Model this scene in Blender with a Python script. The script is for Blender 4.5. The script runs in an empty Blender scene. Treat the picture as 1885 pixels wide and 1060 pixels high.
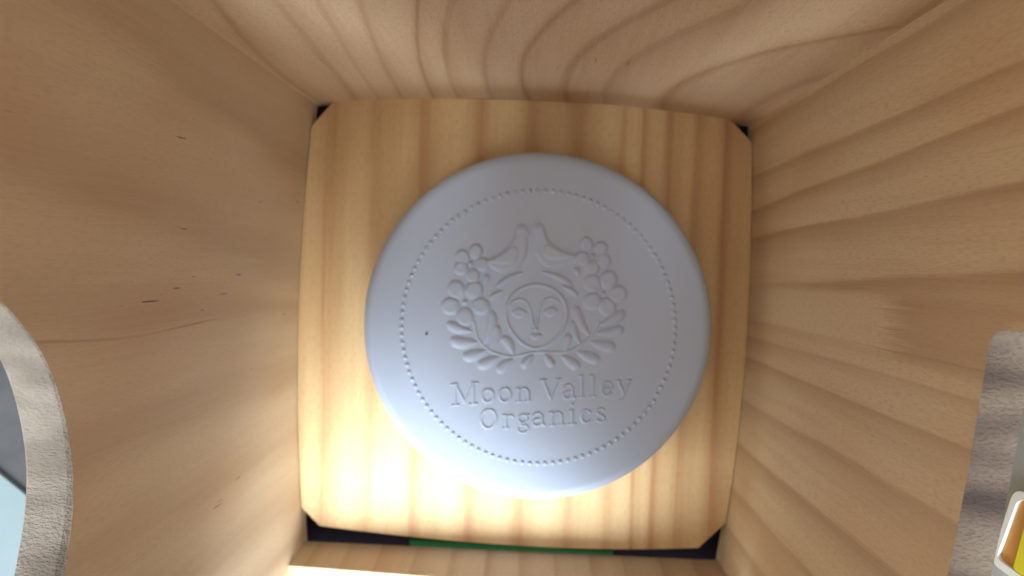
import bpy, bmesh, math, random
import numpy as np
from mathutils import Matrix, Vector

random.seed(7)
S = bpy.context.scene
C = S.collection
MM = 0.001

# ------------------------------------------------------------------ camera
cam_d = bpy.data.cameras.new('camera'); cam = bpy.data.objects.new('camera', cam_d); C.objects.link(cam)
cam_d.sensor_width = 36.0; cam_d.lens = 26.45
cam_d.clip_start = 0.002; cam_d.clip_end = 500
cam.matrix_world = Matrix(((0.99844266, -0.0480852, 0.02828546, 0),
                           (0.04707711, 0.99826779, 0.03528685, 0),
                           (-0.02993324, -0.0339003, 0.99897686, 0.18),
                           (0, 0, 0, 1)))
cam_d.dof.use_dof = True; cam_d.dof.focus_distance = 0.105
cam_d.dof.aperture_fstop = 26.45 / 1.0
S.camera = cam

# ------------------------------------------------------------------ light
W = bpy.data.worlds.new('World'); S.world = W; W.use_nodes = True
bg = W.node_tree.nodes['Background']
bg.inputs['Color'].default_value = (.93, .96, 1.0, 1); bg.inputs['Strength'].default_value = 1.6
def area(name, az, el, dist, size, power, color, aim):
    """window-like lamp: azimuth clockwise from the back (+Y), so 180 is straight in front of the opening"""
    d = bpy.data.lights.new(name, 'AREA'); d.shape = 'RECTANGLE'; d.size = size; d.size_y = size * .9; d.energy = power; d.color = color
    o = bpy.data.objects.new(name, d); C.objects.link(o)
    a_, e_ = math.radians(az), math.radians(el)
    v = Vector((math.sin(a_) * math.cos(e_), math.cos(a_) * math.cos(e_), math.sin(e_)))
    o.location = Vector(aim) + v * dist; o.rotation_euler = v.to_track_quat('Z', 'Y').to_euler()
    return o
area('window_light', 184, 52, .75, .6, 24.0, (.84, .94, 1.0), (-.01, -.07, .02))
S.view_settings.view_transform = 'Standard'; S.view_settings.look = 'None'
S.view_settings.gamma = 1.0; S.view_settings.use_curve_mapping = False
S.view_settings.exposure = 0.3
try:
    S.cycles.use_adaptive_sampling = True; S.cycles.adaptive_threshold = 0.02; S.cycles.max_bounces = 6; S.cycles.diffuse_bounces = 4; S.cycles.glossy_bounces = 2; S.cycles.transmission_bounces = 0
except Exception: pass

# ------------------------------------------------------------------ helpers
class NB:
    """small node builder"""
    def __init__(s, name):
        s.m = bpy.data.materials.new(name); s.m.use_nodes = True
        s.t = s.m.node_tree; s.t.nodes.clear()
        s.out = s.t.nodes.new('ShaderNodeOutputMaterial')
        s.p = s.t.nodes.new('ShaderNodeBsdfPrincipled')
        s.t.links.new(s.p.outputs[0], s.out.inputs[0])
    def put(s, sock, v):
        if isinstance(v, bpy.types.NodeSocket): s.t.links.new(v, sock)
        else: sock.default_value = v
    def math(s, op, a, b=0.0, c=0.0, clamp=False):
        n = s.t.nodes.new('ShaderNodeMath'); n.operation = op; n.use_clamp = clamp
        s.put(n.inputs[0], a); s.put(n.inputs[1], b); s.put(n.inputs[2], c)
        return n.outputs[0]
    def uv(s, name):
        n = s.t.nodes.new('ShaderNodeUVMap'); n.uv_map = name
        x = s.t.nodes.new('ShaderNodeSeparateXYZ'); s.t.links.new(n.outputs[0], x.inputs[0])
        return x.outputs[0], x.outputs[1]
    def obj(s):
        return s.t.nodes.new('ShaderNodeTexCoord').outputs['Object']
    def vec(s, x, y, z=0.0):
        n = s.t.nodes.new('ShaderNodeCombineXYZ')
        for i, v in enumerate((x, y, z)): s.put(n.inputs[i], v)
        return n.outputs[0]
    def noise(s, v, scale=1.0, detail=3.0, rough=0.55):
        n = s.t.nodes.new('ShaderNodeTexNoise'); s.put(n.inputs['Vector'], v)
        n.inputs['Scale'].default_value = scale; n.inputs['Detail'].default_value = detail
        n.inputs['Roughness'].default_value = rough
        return n.outputs[0]
    def white(s, v):
        n = s.t.nodes.new('ShaderNodeTexWhiteNoise'); n.noise_dimensions = '1D'; s.put(n.inputs['W'], v)
        return n.outputs[0]
    def ramp(s, f, stops, interp='LINEAR'):
        n = s.t.nodes.new('ShaderNodeValToRGB'); n.color_ramp.interpolation = interp
        e = n.color_ramp.elements
        while len(e) < len(stops): e.new(0.5)
        for i, (p, c) in enumerate(stops):
            e[i].position = p
            e[i].color = (c, c, c, 1) if isinstance(c, (int, float)) else (*c, 1)
        s.put(n.inputs[0], f); return n.outputs[0]
    def mix(s, f, a, b, mode='MIX'):
        n = s.t.nodes.new('ShaderNodeMix'); n.data_type = 'RGBA'; n.blend_type = mode
        s.put(n.inputs[0], f)
        s.put(n.inputs[6], a if not isinstance(a, tuple) else (*a, 1))
        s.put(n.inputs[7], b if not isinstance(b, tuple) else (*b, 1))
        return n.outputs[2]
    def bump(s, h, dist, strength=1.0):
        n = s.t.nodes.new('ShaderNodeBump'); s.put(n.inputs['Height'], h)
        n.inputs['Distance'].default_value = dist; n.inputs['Strength'].default_value = strength
        s.t.links.new(n.outputs[0], s.p.inputs['Normal'])
    def set(s, color=None, rough=None, **k):
        if color is not None: s.put(s.p.inputs['Base Color'], color if not isinstance(color, tuple) else (*color, 1))
        if rough is not None: s.put(s.p.inputs['Roughness'], rough)
        for a, v in k.items(): s.put(s.p.inputs[a], v)
        return s.m

def wood(name, light, dark, red, contrast=1.0, fleck=0.0, seed=0.0, wob=0.10, prof=None, blotch=0.5, patch=False, crack=False):
    b = NB(name)
    k, v = b.uv('ring'); a, l = b.uv('plank')          # ring index / mm across, mm along
    n1 = b.noise(b.vec(b.math('MULTIPLY', a, .05), b.math('MULTIPLY', l, .018), seed), 1.0, 1)
    kk = b.math('ADD', k, b.math('MULTIPLY', b.math('SUBTRACT', n1, .5), wob * 2))
    f1 = b.noise(b.vec(b.math('MULTIPLY', a, 2.6), b.math('MULTIPLY', l, .045), seed + 9), 1.0, 2, .65)
    kk = b.math('ADD', kk, b.math('MULTIPLY', b.math('SUBTRACT', f1, .5), wob * .6))
    fl = b.math('FLOOR', kk); fr = b.math('SUBTRACT', kk, fl)
    rn = b.white(b.math('ADD', fl, seed * 7.31 + .5))
    amp = b.math('ADD', .45, b.math('MULTIPLY', rn, .55))
    p = b.ramp(fr, prof or [(0, .95), (.06, 1), (.22, .55), (.45, .2), (.75, .0), (.93, .12), (1, .95)])
    late = b.math('MULTIPLY', p, b.math('MULTIPLY', amp, contrast))
    # fibres
    f2 = b.noise(b.vec(b.math('MULTIPLY', a, .35), b.math('MULTIPLY', l, .018), seed + 15), 1.0, 1)
    big = n1
    late = b.math('ADD', late, b.math('MULTIPLY', b.math('SUBTRACT', f1, .5), .42))
    late = b.math('ADD', late, b.math('MULTIPLY', b.math('SUBTRACT', f2, .5), .45), clamp=True)
    col = b.mix(late, light, dark)
    rr = b.ramp(big, [(.42, 0.0), (.7, 1.0)])
    col = b.mix(b.math('MULTIPLY', rr, blotch), col, red, 'MULTIPLY')
    if patch:      # paler streak with a ragged end, a reddish stain beyond it
        ma = b.ramp(b.math('MULTIPLY', b.math('ADD', a, 20), .03), [(.24, 0.0), (.30, 1.0), (.50, 1.0), (.55, 0.0)])
        le = b.math('MULTIPLY', b.math('ADD', l, b.math('MULTIPLY', b.math('SUBTRACT', f1, .5), 22)), .01)
        col = b.mix(b.math('MULTIPLY', ma, b.ramp(le, [(.66, .75), (.74, 0.0)])), col, light)
        col = b.mix(b.math('MULTIPLY', ma, b.ramp(le, [(.68, 0.0), (.76, .55), (.98, .4), (1, 0.0)])), col, dark)
    if crack:      # fine drying check running along the grain
        off = b.math('ABSOLUTE', b.math('ADD', b.math('ADD', a, 12.5), b.math('MULTIPLY', b.math('SUBTRACT', big, .5), 5)))
        ck = b.math('MULTIPLY', b.ramp(off, [(.05, 1.0), (.30, 0.0)]), b.ramp(b.math('MULTIPLY', l, .01), [(.42, 0.0), (.55, .5), (.70, .2), (.95, .4), (1, 0.0)]))
        col = b.mix(ck, col, (.17, .085, .045))
    if fleck:
        g1 = b.noise(b.vec(b.math('MULTIPLY', a, 1.7), b.math('MULTIPLY', l, .12), seed + 40), 1.0, 1, .4)
        g2 = n1
        gg = b.math('ADD', g1, b.math('MULTIPLY', b.math('SUBTRACT', g2, .5), .35))
        fm = b.ramp(gg, [(.775, 0.0), (.81, 1.0)])
        col = b.mix(b.math('MULTIPLY', fm, fleck), col, (.10, .045, .02))
    # fine pores
    pz = b.noise(b.vec(b.math('MULTIPLY', a, 6.), b.math('MULTIPLY', l, .6), seed + 60), 1.0, 0)
    col = b.mix(b.ramp(pz, [(.3, .25), (.5, 0.0)]), col, dark)
    b.bump(pz, .00008, .35)
    return b.set(col, b.math('ADD', .48, b.math('MULTIPLY', f1, .2)))

def cut_wood(name, light, dark, seed, streak=(90, 210, 120)):
    """rough sawn cut: fuzzy end grain with growth bands running through it"""
    b = NB(name); o = b.obj()
    def mapped(sc):
        mp = b.t.nodes.new('ShaderNodeMapping'); b.t.links.new(o, mp.inputs[0]); mp.inputs['Scale'].default_value = sc
        mp.inputs['Location'].default_value = (seed, seed * 2, seed); return mp.outputs[0]
    fine = b.noise(mapped((1300, 2600, 2600)), 1.0, 2, .7)
    band = b.noise(mapped(streak), 1.0, 1, .5)
    col = b.mix(b.ramp(band, [(.38, 0.0), (.60, 1.0)]), dark, light)
    col = b.mix(b.ramp(fine, [(.30, .4), (.52, 0.0)]), col, dark)
    b.bump(fine, .00045, .8)
    return b.set(col, .8)

def plain(name, color, rough=.5, var=.06, scale=300., bump=0.0, metal=0.0, spec=.5):
    b = NB(name); n = b.noise(b.obj(), scale, 3)
    d = tuple(c * (1 - var * 2.5) for c in color)
    if bump: b.bump(n, bump, .5)
    return b.set(b.mix(n, d, tuple(min(1, c * (1 + var)) for c in color)), rough, Metallic=metal, **{'Specular IOR Level': spec})

def link(o, parent=None):
    C.objects.link(o)
    if parent is not None: o.parent = parent
    return o
def tag(o, label=None, cat=None, group=None, kind=None):
    for k, v in (('label', label), ('category', cat), ('group', group), ('kind', kind)):
        if v: o[k] = v
    return o
def empty(name, loc=(0, 0, 0), rz=0.0):
    o = bpy.data.objects.new(name, None); o.location = loc; o.rotation_euler = (0, 0, rz)
    o.empty_display_size = .01
    return link(o)
def mesh_obj(name, verts, faces, mat, parent=None, smooth=False):
    me = bpy.data.meshes.new(name); me.from_pydata([tuple(v) for v in verts], [], faces)
    bm = bmesh.new(); bm.from_mesh(me); bmesh.ops.recalc_face_normals(bm, faces=bm.faces); bm.to_mesh(me); bm.free()
    me.materials.append(mat)
    if smooth: me.polygons.foreach_set('use_smooth', [True] * len(me.polygons))
    return link(bpy.data.objects.new(name, me), parent)
def box_obj(name, lo, hi, mat, parent=None, bevel=.0006):
    bm = bmesh.new(); bmesh.ops.create_cube(bm, size=1)
    for v in bm.verts:
        v.co = Vector([(lo[i] + hi[i]) / 2 + v.co[i] * (hi[i] - lo[i]) for i in range(3)])
    if bevel: bmesh.ops.bevel(bm, geom=list(bm.edges), offset=bevel, segments=2, affect='EDGES', profile=.5)
    me = bpy.data.meshes.new(name); bm.to_mesh(me); bm.free(); me.materials.append(mat)
    return link(bpy.data.objects.new(name, me), parent)
def prism(pts, x0, x1):
    """closed outline in (y,z) extruded along x"""
    n = len(pts)
    v = [(x0, y, z) for y, z in pts] + [(x1, y, z) for y, z in pts]
    f = [list(range(n))[::-1], list(range(n, 2 * n))] + [[i, (i + 1) % n, n + (i + 1) % n, n + i] for i in range(n)]
    return v, f

# ring index fields: each drawn growth line is a polynomial across(along); index interpolated between lines
def ring_field(lines, deg=2, k0=0):
    P = []
    for L in lines:
        a = np.array([p[0] for p in L], float); z = np.array([p[1] for p in L], float)
        P.append(np.polyfit(z, a, min(deg, len(L) - 1)))
    def f(a, z, lim=(0, 130)):
        zz = min(max(z, lim[0]), lim[1])
        xs = np.array([np.polyval(p, zz) for p in P]); o = np.argsort(xs); xs = xs[o]
        for i in range(1, len(xs)):
            if xs[i] < xs[i - 1] + .6: xs[i] = xs[i - 1] + .6
        if a <= xs[0]: return (a - xs[0]) / 9.0 + k0
        if a >= xs[-1]: return len(xs) - 1 + (a - xs[-1]) / 9.0 + k0
        return float(np.interp(a, xs, np.arange(len(xs)))) + k0
    return f
def set_uv(me, across, along, field, jig=(0, 0)):
    """across/along: functions of a vertex position in mm"""
    u1 = me.uv_layers.new(name='ring'); u2 = me.uv_layers.new(name='plank')
    cache = {}
    for lp in me.loops:
        vi = lp.vertex_index
        if vi not in cache:
            c = me.vertices[vi].co * 1000.0
            a, l = across(c), along(c); cache[vi] = (field(a, l), l, a + jig[0], l + jig[1])
        k, l, a2, l2 = cache[vi]
        u1.data[lp.index].uv = (k, l); u2.data[lp.index].uv = (a2, l2)

def cupped(name, inner, lo, hi, z0, z1, t, axis, sign, mat, parent, n=56, nz=70):
    """a board standing on edge, slightly cupped: inner(s) gives its inner face along the run s (mm)"""
    V, F = [], []
    for j in range(nz + 1):
        z = z0 + (z1 - z0) * j / nz
        for i in range(n + 1):
            s = lo + (hi - lo) * i / n; p = inner(s)
            for q in (p, p + sign * t):
                V.append(((q, s, z) if axis == 'x' else (s, q, z)))
    idx = lambda i, j, k: (j * (n + 1) + i) * 2 + k
    for j in range(nz):
        for i in range(n):
            for k in (0, 1):
                F.append([idx(i, j, k), idx(i + 1, j, k), idx(i + 1, j + 1, k), idx(i, j + 1, k)])
    for i in range(n):
        for j in (0, nz): F.append([idx(i, j, 0), idx(i + 1, j, 0), idx(i + 1, j, 1), idx(i, j, 1)])
    for j in range(nz):
        for i in (0, n): F.append([idx(i, j, 0), idx(i, j + 1, 0), idx(i, j + 1, 1), idx(i, j, 1)])
    V = [tuple(c * MM for c in v) for v in V]
    return mesh_obj(name, V, F, mat, parent)
def boolean_cut(o, v, f, mat):
    cut = mesh_obj('cutter', [tuple(c * MM for c in p) for p in v], f, mat)
    m = o.modifiers.new('cut', 'BOOLEAN'); m.operation = 'DIFFERENCE'; m.solver = 'EXACT'; m.object = cut
    m.material_mode = 'TRANSFER'
    bpy.context.view_layer.update()
    dg = bpy.context.evaluated_depsgraph_get()
    me = bpy.data.meshes.new_from_object(o.evaluated_get(dg), depsgraph=dg)
    o.modifiers.clear(); old = o.data; o.data = me; bpy.data.meshes.remove(old)
    bpy.data.objects.remove(cut, do_unlink=True)

def poly_through(pts, deg=3):
    c = np.polyfit([p[0] for p in pts], [p[1] for p in pts], deg); return lambda s: float(np.polyval(c, s))

# ------------------------------------------------------------------ setting: the dark table the box stands on
TABLE_Z = -30.0
table = box_obj('table_top', (-.45, -.42, TABLE_Z * MM - .02), (.45, .42, TABLE_Z * MM), plain('table_paint', (.04, .039, .041), .7, .2, 120, spec=.15), bevel=.002)
tag(table, 'dark grey table top under the wooden box', kind='structure')

# ------------------------------------------------------------------ the nest box
T = 6.0
WALL_TOP = 310.0  # walls raised out of view to hold back light from over the top
WALL_BOTTOM = -3.5
in_left = poly_through([(38, -54.3), (29, -55.5), (5, -56.2), (-25, -56.3), (-62, -54.3), (-70, -53.2)], 3)
in_right = poly_through([(37, 49.5), (30, 50.0), (10, 51.1), (-13, 51.3), (-40, 50.7), (-58, 49.3), (-70, 47.9)], 3)
in_back = poly_through([(-54, 36.2), (-49, 36.7), (-6, 38.4), (22, 38.0), (44, 36.4), (50, 35.9)], 3)
in_front = poly_through([(-49, -66.6), (-30, -67.9), (-1, -68.6), (25, -68.1), (43, -66.6)], 3)

LIGHT, DARK, RED = (.75, .59, .375), (.46, .28, .145), (.88, .72, .62)
w_left = wood('pine_side_plain', (.73, .59, .415), (.53, .38, .24), RED, contrast=.8, fleck=.9, seed=2., wob=.12, blotch=.55, crack=True,
              prof=[(0, .3), (.15, .9), (.3, .8), (.5, .3), (.75, .0), (1, .3)])
w_right = wood('pine_side_striped', LIGHT, DARK, RED, contrast=.78, fleck=0, seed=11., wob=.10, patch=True)
w_back = wood('pine_back_flame', (.73, .56, .375), (.42, .245, .125), RED, contrast=.8, fleck=.5, seed=19., wob=.06,
              prof=[(0, .8), (.05, 1), (.16, .35), (.4, .12), (.7, .0), (.88, .15), (1, .8)])
w_floor = wood('pine_floor_striped', (.72, .52, .27), (.44, .205, .08), RED, contrast=.85, fleck=0, seed=27., wob=.10, blotch=.3,
               prof=[(0, .8), (.08, 1), (.25, .5), (.5, .15), (.7, .05), (.85, .3), (1, .8)])
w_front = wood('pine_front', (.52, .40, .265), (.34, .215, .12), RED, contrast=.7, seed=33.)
c_hole = cut_wood('sawn_hole_edge', (.19, .158, .125), (.13, .103, .078), 3.)
c_win = cut_wood('sawn_window_edge', (.17, .125, .09), (.045, .027, .02), 9., (30, 130, 130))

nest = empty('nest_box', (0, 0, 0))
tag(nest, 'open pine nest box seen from above, with round hole and window', 'nest box')

# side with the round entrance hole
wl = cupped('side_wall', lambda q: in_left(max(q, -72)), -79, 38.6, WALL_BOTTOM, WALL_TOP, T, 'x', -1, w_left, nest)
HC, HR = (-30.3, 117.0), 28.0
v, f = [], []
N = 120
xin = in_left(-22)
prof = [(xin + 3, HR + .7), (xin + .3, HR + .3), (xin - .4, HR), (xin - T + .6, HR), (xin - T, HR + .5), (xin - T - 3, HR + 3.5)]
for x, r in prof:
    for i in range(N):
        t = 2 * math.pi * i / N; rr = r + .10 * math.sin(3 * t + 1) + .06 * math.sin(11 * t)
        v.append((x, HC[0] + rr * math.cos(t), HC[1] + rr * math.sin(t)))
for q in range(len(prof) - 1):
    for i in range(N): f.append([q * N + i, q * N + (i + 1) % N, (q + 1) * N + (i + 1) % N, (q + 1) * N + i])
f.append(list(range(N))); f.append(list(range((len(prof) - 1) * N, len(prof) * N)))
boolean_cut(wl, v, f, c_hole)
left_lines = [[(24 + 12, 0), (24 + 22, 90)], [(15.6, 0), (24.7, 90)], [(-1.7, 55), (5., 100)], [(-14, 0), (-12.4, 90)], [(-33, 0), (-30, 90)], [(-47.6, 0), (-42.9, 85)], [(-62, 0), (-58, 85)]]
set_uv(wl.data, lambda c: c.y, lambda c: c.z, ring_field(left_lines, 1))
tag(wl, 'pale side wall with a round entrance hole')

# side with the window
wr = cupped('side_wall', lambda q: in_right(max(q, -72)), -79, 38.6, WALL_BOTTOM, WALL_TOP, T - 1, 'x', 1, w_right, nest)
def rounded(poly, r, n=6):
    out = []
    m = len(poly)
    for i in range(m):
        p0, p, p1 = (np.array(poly[j % m], float) for j in (i - 1, i, i + 1))
        a = (p0 - p) / np.linalg.norm(p0 - p); b = (p1 - p) / np.linalg.norm(p1 - p)
        for j in range(n + 1):
            t = j / n; q = (1 - t) ** 2 * (p + a * r) + 2 * t * (1 - t) * p + t * t * (p + b * r); out.append((q[0], q[1]))
    return out
win = rounded([(-4.9, 94.4), (-4.0, 140), (-58, 136), (-50, 88.0)], 3.0)
wv, wf = prism(win, 44, 64)
boolean_cut(wr, wv, wf, c_win)
right_lines = [[(33.5, 0), (33.5, 90)], [(22.22, -3.09), (22.91, 67.09), (23.23, 98.38)], [(14.44, 7.56), (16.3, 32.99), (18.74, 85.78), (18.87, 98.85)],
    [(7.92, -0.17), (10.78, 76.04), (10.7, 99.75)], [(-3.48, 2.16), (0.3, 71.88), (1.15, 100.79)], [(-11.66, 12.67), (-11.38, 40.84), (-10.63, 94.69)],
    [(-14.73, 13.27), (-14.22, 41.32), (-13.07, 95.39)], [(-19.65, 14.23), (-19.67, 42.24), (-18.85, 94.2)], [(-29.93, 16.24), (-29.64, 43.92), (-28.48, 91.75)],
    [(-40.44, 18.3), (-40.26, 45.71), (-39.71, 78.9)], [(-52, 10), (-51, 80)]]
rf = ring_field(right_lines, 1)
set_uv(wr.data, lambda c: c.y, lambda c: c.z, lambda a, l: -rf(a, l))
tag(wr, 'striped side wall with a window cut into it')

# back wall with flame figure
wb = cupped('back_wall', in_back, -61.5, 57.5, WALL_BOTTOM, WALL_TOP, T, 'y', 1, w_back, nest, n=110)
for vtx in wb.data.vertices:      # sits between the side walls
    c = vtx.co; lo, hi = in_left(36) - .1, in_right(36) + .1
    c.x = lo * MM + (c.x / MM + 61.5) / 119.0 * (hi - lo) * MM
back_lines = [[(-53.01, -4.58), (-52.27, 49.24), (-50.01, 65.74)], [(-44.58, -2.98), (-41.8, 37.12), (-40.5, 65.44)], [(-39.06, -1.93), (-36.95, 33.94), (-35.0, 59.91), (-34.12, 67.44)],
    [(-33.41, 0.92), (-32.0, 28.47), (-29.2, 60.53), (-28.26, 68.07)], [(-26.1, 2.29), (-23.48, 39.66), (-20.66, 61.57), (-18.9, 69.07)], [(-19.82, 3.47), (-18.34, 40.39), (-16.06, 59.46), (-13.81, 69.61)],
    [(-12.49, 4.84), (-10.74, 41.47), (-8.22, 60.4), (-5.32, 70.52)], [(-4.3, 6.38), (-4.4, 34.86), (-2.27, 49.43), (1.91, 64.19)], [(5.32, 5.32), (5.06, 32.26), (8.82, 49.31), (16.17, 69.44)],
    [(14.14, 7.0), (13.89, 27.23), (16.8, 41.83), (24.14, 64.25)], [(27, 5), (27.5, 27), (32, 45), (44, 66)], [(46, 5), (48, 40), (58, 66)]]
bf = ring_field(back_lines, 2)
set_uv(wb.data, lambda c: c.x, lambda c: c.z, lambda a, l: bf(a, l, (0, 72)))
tag(wb, 'back wall with curved flame grain')

# floor board with clipped corners
def floor_board():
    n, m, th = 90, 60, 9.0
    V, F = [], []
    for lev in (0, 1):
        for j in range(m + 1):
            for i in range(n + 1):
                t = j / m; yy = -67.5 + t * 105.0
                xl, xr = in_left(yy) + .12, in_right(yy) - .12
                x = xl + (xr - xl) * i / n
                y = in_front(x) + (in_back(x) - .12 - in_front(x)) * t
                V.append((x * MM, y * MM, -lev * th * MM))
    q = lambda i, j, l: (l * (m + 1) + j) * (n + 1) + i
    for l in (0, 1):
        for j in range(m):
            for i in range(n): F.append([q(i, j, l), q(i + 1, j, l), q(i + 1, j + 1, l), q(i, j + 1, l)])
    for i in range(n):
        for j in (0, m): F.append([q(i, j, 0), q(i + 1, j, 0), q(i + 1, j, 1), q(i, j, 1)])
    for j in range(m):
        for i in (0, n): F.append([q(i, j, 0), q(i, j + 1, 0), q(i, j + 1, 1), q(i, j, 1)])
    o = mesh_obj('floor_board', V, F, w_floor, nest)
    bm = bmesh.new(); bm.from_mesh(o.data)
    for (a, b) in (((-49.3, 36.9), (-55.8, 29.0)), ((43.5, 36.7), (49.8, 30.6)), ((-54.6, -61.6), (-49.2, -66.7)), ((49.4, -59.6), (42.6, -66.7))):
        p = Vector((a[0], a[1], 0)) * MM; d = Vector((b[0] - a[0], b[1] - a[1], 0)); nrm = Vector((d.y, -d.x, 0)).normalized()
        if nrm.dot(p - Vector((-2 * MM, -15 * MM, 0))) < 0: nrm = -nrm
        r = bmesh.ops.bisect_plane(bm, geom=list(bm.verts) + list(bm.edges) + list(bm.faces), plane_co=p, plane_no=nrm, clear_outer=True)
        ed = [e for e in bm.edges if e.is_boundary]
        if ed: bmesh.ops.holes_fill(bm, edges=ed)
    bmesh.ops.recalc_face_normals(bm, faces=bm.faces)
    bm.to_mesh(o.data); bm.free(); return o
fb = floor_board()
floor_lines = [[(x, -60), (y, 36)] for x, y in ((-49.1, -50.6), (-38.8, -38.9), (-27.6, -29.0), (-14.0, -15.5), (-1.8, -3.6), (10.3, 8.3), (20.2, 19.3), (25.8, 23.6), (30.7, 30.2), (37., 37.3), (44.3, 43.5))]
set_uv(fb.data, lambda c: c.x, lambda c: c.y, lambda a, l, g=ring_field(floor_lines, 1): g(a, l, (-70, 40)), jig=(200, 0))
tag(fb, 'striped pine floor board with clipped corners')

# low front rail, upper front wall (the box is open at the top)
def sheet_box(name, p, n, mat, across, along, field, jig):
    """p: 8 corners (x0 end then x1 end: inner bottom, inner top, outer top, outer bottom), divided n times along x"""
    V, F = [], []
    for i in range(n + 1):
        t = i / n
        for q in range(4): V.append(tuple((p[q][k] * (1 - t) + p[q + 4][k] * t) * MM for k in range(3)))
    for i in range(n):
        for q in range(4): F.append([i * 4 + q, i * 4 + (q + 1) % 4, i * 4 + 4 + (q + 1) % 4, i * 4 + 4 + q])
    F.append([0, 1, 2, 3]); F.append([n * 4 + q for q in (3, 2, 1, 0)])
    o = mesh_obj(name, V, F, mat, nest); set_uv(o.data, across, along, field, jig); return o
RAIL_L, RAIL_R = 11.0, 17.5
xl, xr = in_left(-70) + .1, in_right(-70) - .1
rail = sheet_box('front_rail', [(xl, -71.2, -1.5), (xl, -72.2, RAIL_L), (xl, -77.5, RAIL_L), (xl, -77, -1.5), (xr, -70.0, -1.5), (xr, -71.2, RAIL_R), (xr, -77.5, RAIL_R), (xr, -77, -1.5)],
                 60, w_front, lambda c: c.x, lambda c: c.z, lambda a, l: a / 8.3, (300, 0))
tag(rail, 'low front rail with a gap below the floor edge')
OPEN_L, OPEN_R = 74.0, 19.0  # opening in the unseen front wall, slanted to shape the light inside
uf = sheet_box('front_wall', [(xl, -71.2, OPEN_L), (xl, -71.2, WALL_TOP), (xl, -77, WALL_TOP), (xl, -77, OPEN_L), (xr, -71.2, OPEN_R), (xr, -71.2, WALL_TOP), (xr, -77, WALL_TOP), (xr, -77, OPEN_R)],
               60, w_front, lambda c: c.x, lambda c: c.z, lambda a, l: a / 9.1 + 3, (400, 0))

# ------------------------------------------------------------------ the round white embossed bar
PX = 165.0 / 1385.0                       # millimetres on the top face for each unit of the drawing
DX, DY = 989.0, 600.0
BAR_H = 15.0
bar = empty('embossed_bar', (1.1 * MM, -14.3 * MM, 0), math.radians(2.7))
tag(bar, 'round white bar embossed with a flower-wreathed face and lettering, lying on the floor board', 'soap bar')
def white_mat():
    b = NB('white_moulded')
    n = b.noise(b.obj(), 60., 3); n2 = b.noise(b.obj(), 1500., 2)
    b.bump(b.math('ADD', b.math('MULTIPLY', n, .5), b.math('MULTIPLY', n2, .15)), .00018, .25)
    return b.set(b.mix(n, (.44, .53, .69), (.47, .56, .72)), .5)
M_WHITE = white_mat()
def lathe(name, prof, n, mat, parent):
    V, F = [], []
    for r, z in prof:
        for i in range(n): V.append((r * MM * math.cos(2 * math.pi * i / n), r * MM * math.sin(2 * math.pi * i / n), z * MM))
    for q in range(len(prof) - 1):
        for i in range(n): F.append([q * n + i, q * n + (i + 1) % n, (q + 1) * n + (i + 1) % n, (q + 1) * n + i])
    F.append(list(range(n))[::-1]); F.append([(len(prof) - 1) * n + i for i in range(n)])
    return mesh_obj(name, V, F, mat, parent, smooth=True)
BR_, ER = 38.6, 2.4
prof = [(BR_ - 3, 0), (BR_ - 1.2, .5), (BR_ - .5, 2), (BR_ - .3, 5), (BR_, 8)]
for i in range(11):
    t = math.pi / 2 * i / 10
    prof.append((BR_ - ER + ER * math.cos(t), BAR_H - 2.4 + 2.4 * math.sin(t)))
prof += [(BR_ - ER - 1, BAR_H + .0), (BR_ * .6, BAR_H + .0), (BR_ * .3, BAR_H), (.5, BAR_H)]
body = lathe('body', prof, 160, M_WHITE, bar)

RELIEF = .82
def relief(name, g, box, h, parent, base=0.0, cell=.9, label=None):
    """raised shape: g(X,Y) > 0 inside (1 at the crest), drawing units; h in mm"""
    x0, y0, x1, y1 = box
    nx = max(4, int((x1 - x0) / cell)); ny = max(4, int((y1 - y0) / cell))
    X, Y = np.meshgrid(np.linspace(x0, x1, nx + 1), np.linspace(y0, y1, ny + 1))
    G = np.clip(g(X, Y), -.12, None)
    keep = G > 0
    any_ = keep[:-1, :-1] | keep[1:, :-1] | keep[:-1, 1:] | keep[1:, 1:]
    idx = -np.ones(G.shape, int); V = []; F = []
    for j, i in zip(*np.nonzero(any_)):
        q = []
        for jj, ii in ((j, i), (j + 1, i), (j + 1, i + 1), (j, i + 1)):
            if idx[jj, ii] < 0:
                idx[jj, ii] = len(V)
                V.append(((X[jj, ii] - DX) * PX * MM, (DY - Y[jj, ii]) * PX * MM, (BAR_H + (base + h * G[jj, ii]) * RELIEF) * MM))
            q.append(int(idx[jj, ii]))
        F.append(q)
    me = bpy.data.meshes.new(name); me.from_pydata(V, [], F); me.materials.append(M_WHITE)
    me.polygons.foreach_set('use_smooth', [True] * len(me.polygons))
    o = link(bpy.data.objects.new(name, me), parent)
    if label: o['label'] = label
    return o
def seg_dist(X, Y, a, b):
    ax, ay = a; bx, by = b; dx, dy = bx - ax, by - ay; L = dx * dx + dy * dy + 1e-9
    t = np.clip(((X - ax) * dx + (Y - ay) * dy) / L, 0, 1)
    return np.hypot(X - ax - t * dx, Y - ay - t * dy), t
def stroke_g(pts, w0, w1=None):
    w1 = w0 if w1 is None else w1; n = len(pts) - 1
    def g(X, Y):
        G = np.full(X.shape, -9.0)
        for i in range(n):
            d, t = seg_dist(X, Y, pts[i], pts[i + 1]); w = w0 + (w1 - w0) * (i + t) / n
            G = np.maximum(G, 1 - (d / w) ** 2)
        return G
    return g
def soft(g, p=.7):
    return lambda X, Y: np.where(g(X, Y) > 0, np.abs(g(X, Y)) ** p, g(X, Y))
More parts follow.
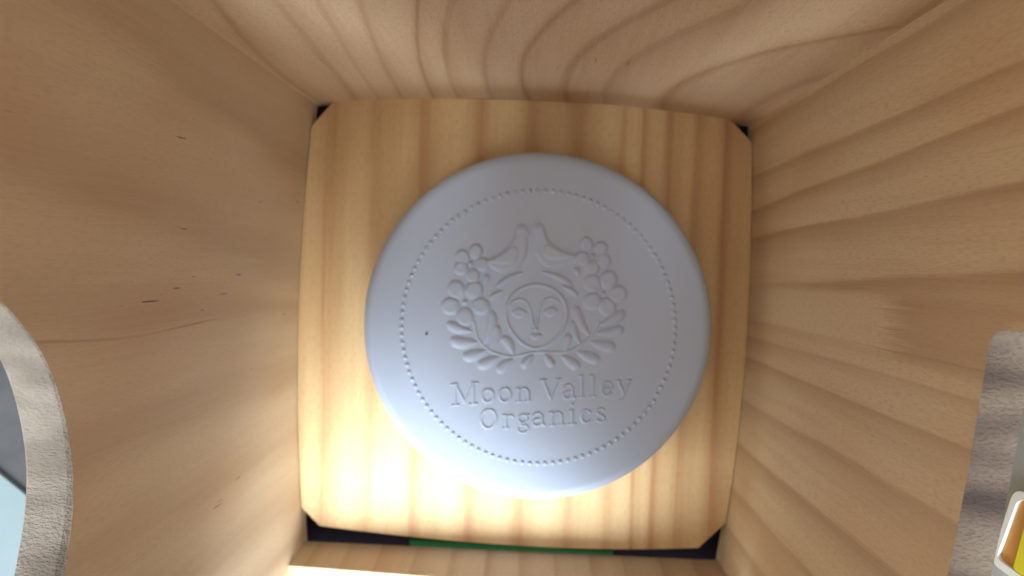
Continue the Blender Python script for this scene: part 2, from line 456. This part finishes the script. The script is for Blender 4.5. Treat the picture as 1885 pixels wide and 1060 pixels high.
def bbox(pts, m):
    xs = [p[0] for p in pts]; ys = [p[1] for p in pts]; return (min(xs) - m, min(ys) - m, max(xs) + m, max(ys) + m)
def smooth_line(pts, n=6, closed=False):
    out = []; m = len(pts)
    rng = range(m if closed else m - 1)
    for i in rng:
        P = [np.array(pts[(i + k) % m] if closed else pts[min(max(i + k, 0), m - 1)], float) for k in (-1, 0, 1, 2)]
        for j in range(n):
            t = j / n
            out.append(tuple(.5 * (2 * P[1] + (P[2] - P[0]) * t + (2 * P[0] - 5 * P[1] + 4 * P[2] - P[3]) * t * t + (3 * P[1] - P[0] - 3 * P[2] + P[3]) * t ** 3)))
    if not closed: out.append(tuple(pts[-1]))
    return out
def inside_sdf(X, Y, poly):
    D = np.full(X.shape, 1e9); I = np.zeros(X.shape, bool); n = len(poly)
    for i in range(n):
        a, b = poly[i], poly[(i + 1) % n]
        d, _ = seg_dist(X, Y, a, b); D = np.minimum(D, d)
        c = ((a[1] > Y) != (b[1] > Y)); xi = a[0] + (Y - a[1]) / ((b[1] - a[1]) if b[1] != a[1] else 1e-9) * (b[0] - a[0])
        I ^= c & (X < xi)
    return np.where(I, D, -D)
def blob_g(poly, edge):
    def g(X, Y):
        s = inside_sdf(X, Y, poly) / edge; t = np.clip(s, 0, 1)
        return np.where(s > 0, 1 - (1 - t) ** 2, s)
    return g
def leaf_poly(base, tip, w, bend=0.0, n=14):
    b, t = np.array(base, float), np.array(tip, float); d = t - b; L = np.hypot(*d); d /= L; nrm = np.array((-d[1], d[0]))
    up, dn = [], []
    for i in range(n + 1):
        s = i / n; hw = w / 2 * (s ** .75 * (1 - s) ** .42) / .518
        c = b + d * L * s + nrm * bend * math.sin(math.pi * s)
        up.append(tuple(c + nrm * hw)); dn.append(tuple(c - nrm * hw))
    return up + dn[::-1][1:-1]
def leaf(base, tip, w, bend=0.0, h=.62):
    w *= 1.12
    p = leaf_poly(base, tip, w, bend); e = w * .42
    def g(X, Y):                                   # cupped leaf: raised body, crisp rim, shallow hollow
        s = inside_sdf(X, Y, p); t = np.clip(s / e, 0, 1)
        return np.where(s > 0, 1 - (1 - t) ** 2, s / e)
    return relief('leaf', g, bbox(p, 3), h, bar)

# outer and inner leaves of the wreath, left half then right half
for a in (((872, 607), (822, 592), 21, -3), ((883, 627), (827, 624), 24, -3), ((900, 641), (851, 656), 23, -2), ((924, 652), (879, 673), 22, -1),
          ((947, 656), (915, 683), 21, 0), ((984, 648), (962, 675), 18, 0),
          ((890, 634), (908, 566), 23, 6), ((904, 642), (916, 592), 19, 4), ((948, 651), (925, 615), 20, 3),
          ((967, 497), (914, 525), 13, 3), ((930, 532), (901, 548), 12, 2), ((893, 520), (900, 501), 13, 0),
          ((1103, 596), (1153, 569), 22, 3), ((1097, 610), (1151, 601), 21, 3), ((1086, 625), (1135, 636), 22, 2), ((1062, 643), (1107, 661), 22, 1),
          ((1034, 650), (1069, 675), 21, 0), ((1003, 647), (1021, 673), 17, 0),
          ((1089, 616), (1060, 558), 21, -6), ((1071, 632), (1056, 585), 18, -4), ((1042, 645), (1052, 609), 19, -2),
          ((995, 496), (1057, 523), 13, -4), ((1035, 523), (1065, 541), 12, -2), ((1067, 505), (1060, 488), 13, 0)):
    leaf(*a)
for pts in ([(874, 590), (881, 620), (898, 639), (921, 650), (948, 653), (984, 645)], [(1104, 590), (1089, 616), (1070, 631), (1045, 644), (998, 645), (984, 646)]):
    p = smooth_line(pts, 5); relief('stem', stroke_g(p, 3.4, 2.6), bbox(p, 5), .28, bar)

# four flowers, each with five petals and a centre
def flower(c, petals, r):
    o = relief('flower', stroke_g([c, (c[0] + .1, c[1])], 5.5), bbox([c], 8), .62, bar)
    for q in petals:
        ang = math.atan2(q[1] - c[1], q[0] - c[0]); ca, sa = math.cos(ang), math.sin(ang)
        def g(X, Y, q=q, ca=ca, sa=sa):
            u = (X - q[0]) * ca + (Y - q[1]) * sa; v = -(X - q[0]) * sa + (Y - q[1]) * ca
            d = np.hypot(u / 1.08, v); t = 1 - d / r
            return np.where(t > 0, 1 - (1 - np.clip(t * 2.2, 0, 1)) ** 2, t * 2) - .25 * np.exp(-((u + r * .7) ** 2 + v * v) / 16) * (t > 0)
        relief('petal', g, (q[0] - r * 1.2, q[1] - r * 1.2, q[0] + r * 1.2, q[1] + r * 1.2), .58, o)
flower((867, 482), [(877, 459), (853, 469), (850, 490), (872, 504), (889, 483)], 13.5)
flower((1092, 468), [(1080, 446), (1106, 454), (1112, 476), (1092, 488), (1072, 472)], 13.5)
flower((857, 553), [(841, 529), (874, 530), (886, 560), (857, 580), (830, 560)], 17)
flower((1112, 537), [(1092, 518), (1121, 511), (1138, 537), (1119, 561), (1092, 551)], 17)

# two birds
def bird(outline, wing, head):
    p = smooth_line(outline, 5, True)
    o = relief('bird', blob_g(p, 8), bbox(p, 3), .55, bar)
    w = smooth_line(wing, 5, True)
    relief('wing', blob_g(w, 6), bbox(w, 3), .40, o, base=.42)
    relief('head', stroke_g([head, (head[0] + .1, head[1])], 10), bbox([head], 12), .28, o, base=.45)
bird([(958, 409), (968, 413), (977, 424), (974, 436), (973, 458), (966, 478), (950, 494), (925, 499), (902, 489), (880, 481), (905, 473), (928, 456), (944, 438), (950, 419)],
     [(954, 452), (944, 449), (925, 463), (898, 478), (925, 484), (948, 481), (957, 466)], (961, 420))
bird([(996, 408), (986, 412), (979, 423), (982, 436), (983, 456), (991, 474), (1010, 490), (1034, 491), (1054, 483), (1074, 470), (1050, 464), (1028, 450), (1012, 438), (1005, 418)],
     [(1001, 450), (1010, 445), (1032, 456), (1060, 468), (1032, 476), (1006, 473), (999, 462)], (992, 419))

# the sleeping face
fo = []
for i in range(48):
    t = 2 * math.pi * i / 48; s_, c_ = math.sin(t), math.cos(t)
    fo.append((989 + c_ * (60 if s_ < 0 else 60 * (1 - .16 * s_ * s_)), 572 + s_ * (55 if s_ < 0 else 70)))
def face_g(X, Y):
    s = inside_sdf(X, Y, fo)
    ridge = 1 - ((s - 4.0) / 4.0) ** 2
    dome = .35 + .25 * np.clip(s / 60, 0, 1)
    return np.where(s > 4.0, np.maximum(np.maximum(ridge, 0), dome), np.where(s > 0, np.maximum(ridge, 0) + .001, s * .2))
face = relief('face', face_g, bbox(fo, 3), .5, bar, label='oval sleeping face in low relief')
FB = .18
def brow(pts): p = smooth_line(pts, 6); relief('eyebrow', stroke_g(p, 3.6, 2.6), bbox(p, 5), .42, face, base=FB)
brow([(940, 560), (948, 551), (961, 548), (972, 555), (978, 568), (981, 584), (984, 597)])
brow([(1028, 551), (1018, 546), (1007, 548), (998, 557), (994, 570), (992, 584), (990, 597)])
def eye(pts): p = smooth_line(pts, 5, True); relief('eye', blob_g(p, 4.5), bbox(p, 3), .45, face, base=FB)
eye([(942, 571), (950, 564), (960, 563), (968, 567), (973, 573), (966, 581), (957, 583), (948, 580)])
eye([(1000, 570), (1006, 564), (1016, 561), (1024, 563), (1029, 569), (1023, 577), (1014, 580), (1006, 578)])
np_ = smooth_line([(986, 580), (984, 598), (979, 603), (987, 607), (996, 603), (990, 598), (989, 580)], 5, True)
relief('nose', blob_g(np_, 4), bbox(np_, 3), .5, face, base=FB)
lp = smooth_line([(976, 613), (983, 609), (988, 611), (993, 609), (1000, 613), (994, 621), (988, 623), (982, 621)], 5, True)
relief('mouth', blob_g(lp, 4.5), bbox(lp, 3), .45, face, base=FB)

# lettering, serif
TK, TN, SF = 3.5, 2.0, 1.9       # thick, thin, serif half widths
def arc(cx, cy, rx, ry, a0, a1, n=14):
    return [(cx + rx * math.cos(math.radians(a0 + (a1 - a0) * i / n)), cy + ry * math.sin(math.radians(a0 + (a1 - a0) * i / n))) for i in range(n + 1)]
def ser(x, y, w=.16): return ([(x - w, y), (x + w, y)], SF)
GL = {   # unit box, y up; (points, half width)
 'M': [([(.16, 0), (.16, 1)], TN), ([(.16, 1), (.5, .12)], TK), ([(.5, .12), (.82, 1)], TN), ([(.82, 1), (.82, 0)], TK), ser(.16, 0, .13), ser(.82, 0, .16), ser(.12, 1, .12), ser(.88, 1, .12)],
 'o': [(arc(.5, .5, .42, .47, 60, 120), TN), (arc(.5, .5, .40, .47, 110, 250), TK), (arc(.5, .5, .42, .47, 240, 300), TN), (arc(.5, .5, .40, .47, -70, 70), TK)],
 'n': [([(.2, 0), (.2, .95)], TK), ser(.2, 0, .17), ser(.12, .95, .1), (arc(.52, .62, .28, .33, 160, 20), TN + .3), ([(.8, .7), (.8, 0)], TK), ser(.8, 0, .17)],
 'V': [([(.14, 1), (.5, 0)], TK), ([(.5, 0), (.86, 1)], TN), ser(.14, 1, .15), ser(.86, 1, .13)],
 'a': [(arc(.45, .68, .3, .28, 160, 10), TN + .4), ([(.75, .7), (.75, .12), (.92, .03)], TK), (arc(.42, .26, .3, .24, 70, 330), TN + .6), ([(.5, .52), (.75, .56)], TN)],
 'l': [([(.5, 0), (.5, 1)], TK), ser(.5, 0, .42), ser(.3, 1, .2)],
 'e': [(arc(.5, .5, .40, .47, 0, 110), TN + .4), (arc(.5, .5, .40, .47, 100, 320), TK - .4), ([(.12, .52), (.9, .52)], TN)],
 'y': [([(.14, 1), (.52, .3)], TK), ([(.88, 1), (.40, .06), (.2, .03)], TN), ser(.14, 1, .15), ser(.86, 1, .13)],
 'O': [(arc(.5, .5, .44, .47, 60, 120), TN), (arc(.5, .5, .42, .47, 115, 245), TK), (arc(.5, .5, .44, .47, 240, 300), TN), (arc(.5, .5, .42, .47, -65, 65), TK)],
 'r': [([(.28, 0), (.28, .95)], TK), ser(.28, 0, .22), ser(.18, .95, .12), (arc(.62, .62, .32, .3, 170, 40), TN + .5)],
 'g': [(arc(.45, .76, .33, .2, 0, 360, 20), TN + .5), ([(.7, .92), (.92, .95)], TN), ([(.3, .55), (.25, .45), (.7, .4), (.82, .26)], TN + .3), (arc(.47, .2, .38, .17, 20, -200, 18), TN + .2)],
 'i': [([(.5, 0), (.5, .66)], TK), ser(.5, 0, .42), ser(.32, .66, .2), ([(.5, .95), (.51, .95)], TK + .4)],
 'c': [(arc(.52, .5, .40, .46, 50, 120), TN), (arc(.52, .5, .38, .46, 110, 260), TK), (arc(.52, .5, .40, .46, 255, 315), TN), ([(.8, .8), (.81, .8)], TK - .3)],
 's': [(arc(.5, .74, .3, .22, 30, 200), TN + .3), ([(.22, .66), (.5, .5), (.76, .34)], TK - .3), (arc(.5, .24, .3, .22, 20, -160), TN + .3)],
}
SLOPE = -.075
def letter(ch, x0, y0, x1, y1):
    pts_all, parts = [], []
    for pts, w in GL[ch]:
        q = [(x0 + u * (x1 - x0), y1 - v * (y1 - y0) + SLOPE * (u - .5) * (x1 - x0)) for u, v in pts]
        parts.append(stroke_g(q, w)); pts_all += q
    g = lambda X, Y: np.maximum.reduce([p(X, Y) for p in parts])
    relief('letter', g, bbox(pts_all, 5), .33, bar, cell=.8)
for ch, *b in (('M', 831, 704, 881, 743), ('o', 886, 714, 912, 739), ('o', 918, 712, 944, 738), ('n', 950, 711, 980, 736), ('V', 996, 696, 1035, 732), ('a', 1036, 704, 1062, 731),
               ('l', 1066, 689, 1080, 728), ('l', 1086, 688, 1100, 727), ('e', 1107, 699, 1131, 726), ('y', 1136, 697, 1164, 734),
               ('O', 884, 751, 917, 788), ('r', 926, 761, 949, 786), ('g', 953, 760, 978, 796), ('a', 979, 757, 1006, 782), ('n', 1012, 755, 1042, 780),
               ('i', 1047, 740, 1063, 778), ('c', 1069, 751, 1092, 776), ('s', 1097, 748, 1119, 774)):
    letter(ch, *b)

# ring of dots
first = None
ND = 112
for i in range(ND):
    t = 2 * math.pi * i / ND; x, y = 991 + 252 * math.cos(t), 600 + 252.5 * math.sin(t)
    if first is None:
        first = relief('dot', stroke_g([(DX, DY), (DX + .1, DY)], 4.6), bbox([(DX, DY)], 6), .42, bar, cell=.9); o = first
    else:
        o = first.copy(); link(o, bar)
    o.location = ((x - DX) * PX * MM, (DY - y) * PX * MM, 0)

# ------------------------------------------------------------------ small things
sp = bpy.data.meshes.new('dark_speck'); bm = bmesh.new(); bmesh.ops.create_icosphere(bm, subdivisions=2, radius=.27 * MM)
for vv in bm.verts: vv.co = Vector((vv.co.x * .8, vv.co.y * 1.5, vv.co.z * .7)) * (1 + .2 * random.uniform(-1, 1))
bm.to_mesh(sp); bm.free(); sp.materials.append(plain('dark_crumb', (.012, .015, .03), .7))
spk = link(bpy.data.objects.new('dark_speck', sp)); spk.location = (-23.0 * MM, -16.8 * MM, (BAR_H + .2) * MM); spk.rotation_euler = (0, 0, -.3)
tag(spk, 'tiny dark speck on the white bar, left of the face', 'speck')

TZ = TABLE_Z * MM
base_ = box_obj('added_dark_block', (-.066, -.125, TZ + .0002), (.060, .050, -.0092), plain('shade_black', (.004, .0025, .004), .9, .2, 200, spec=.03), bevel=.0006)  # near-black block added so the front gap and clipped corners read as shade
tag(base_, 'dark block added under the wooden box as shade at the clipped corners', 'dark block')
gs = box_obj('green_strip', (-28.2 * MM, -.118, -.0090), (23.3 * MM, -.0712, -.0072), plain('green_plastic', (.006, .042, .011), .7, .1, 200, spec=.05), bevel=.0004)
tag(gs, 'flat green strip on the added dark block, seen through the gap below the front edge', 'strip')
def slab(name, pts, z0, z1, mat):
    n = len(pts); v = [(x * MM, y * MM, z0) for x, y in pts] + [(x * MM, y * MM, z1) for x, y in pts]
    return mesh_obj(name, v, [list(range(n))[::-1], list(range(n, 2 * n))] + [[i, (i + 1) % n, n + (i + 1) % n, n + i] for i in range(n)], mat)

sheet = slab('pale_blue_sheet', [(-215, -20), (-150.6, -66.8), (-120, -89), (-118, -190), (-300, -190), (-300, -20)], TZ + .0002, TZ + .0016, plain('pale_blue_paper', (.09, .12, .128), .6, .05, 90))
tag(sheet, 'pale blue sheet on the table, seen through the round hole', 'sheet')

# grey panel standing outside the window, with a white framed field of orange and yellow
pn = empty('grey_panel', (75 * MM, -20 * MM, TZ)); IP = pn.matrix_world
def at_panel(o):
    o.parent = pn; o.matrix_parent_inverse = Matrix.Translation((-75 * MM, 20 * MM, -TZ)); return o
at_panel(box_obj('body', (.072, -.075, TZ + .0002), (.080, .025, .125), plain('grey_paint', (.40, .42, .45), .4, .05, 220, .0001), bevel=.001))
def ring_yz(name, outer, inner, x0, x1, mat):
    n = len(outer); V = []
    for pts, x in ((outer, x0), (inner, x0), (inner, x1), (outer, x1)): V += [(x * MM, y * MM, z * MM) for y, z in pts]
    F = [[q * n + i, q * n + (i + 1) % n, ((q + 1) % 4) * n + (i + 1) % n, ((q + 1) % 4) * n + i] for q in range(4) for i in range(n)]
    return mesh_obj(name, V, F, mat)
quad = lambda m: [(-29.6 - m, 69.3 + m * .9), (-28.4 - m, 92 - m), (-43.2 + m, 91 - m), (-42.2 + m, 65.2 + m)]
outer, inner = rounded(quad(0), 2.0), rounded(quad(1.15), 1.3)
at_panel(ring_yz('frame', outer, inner, 71.3, 72.1, plain('white_gloss', (.85, .88, .9), .3, .02, 200)))
def plate(name, pts, x0, x1, mat):
    v, f = prism(pts, x0, x1); return at_panel(mesh_obj(name, [tuple(c * MM for c in p) for p in v], f, mat))
plate('orange_field', rounded(quad(1.2), 1.2), 71.8, 72.1, plain('orange_print', (.62, .30, .05), .5, .06, 150))
plate('yellow_field', rounded([(-31.5, 73.0), (-30.8, 89), (-41.2, 88.5), (-41.0, 70.5)], .6), 71.2, 71.9, plain('yellow_print', (.72, .66, .02), .45, .04, 150))
tag(pn, 'grey panel outside the window with a white rounded frame round orange and yellow', 'panel')
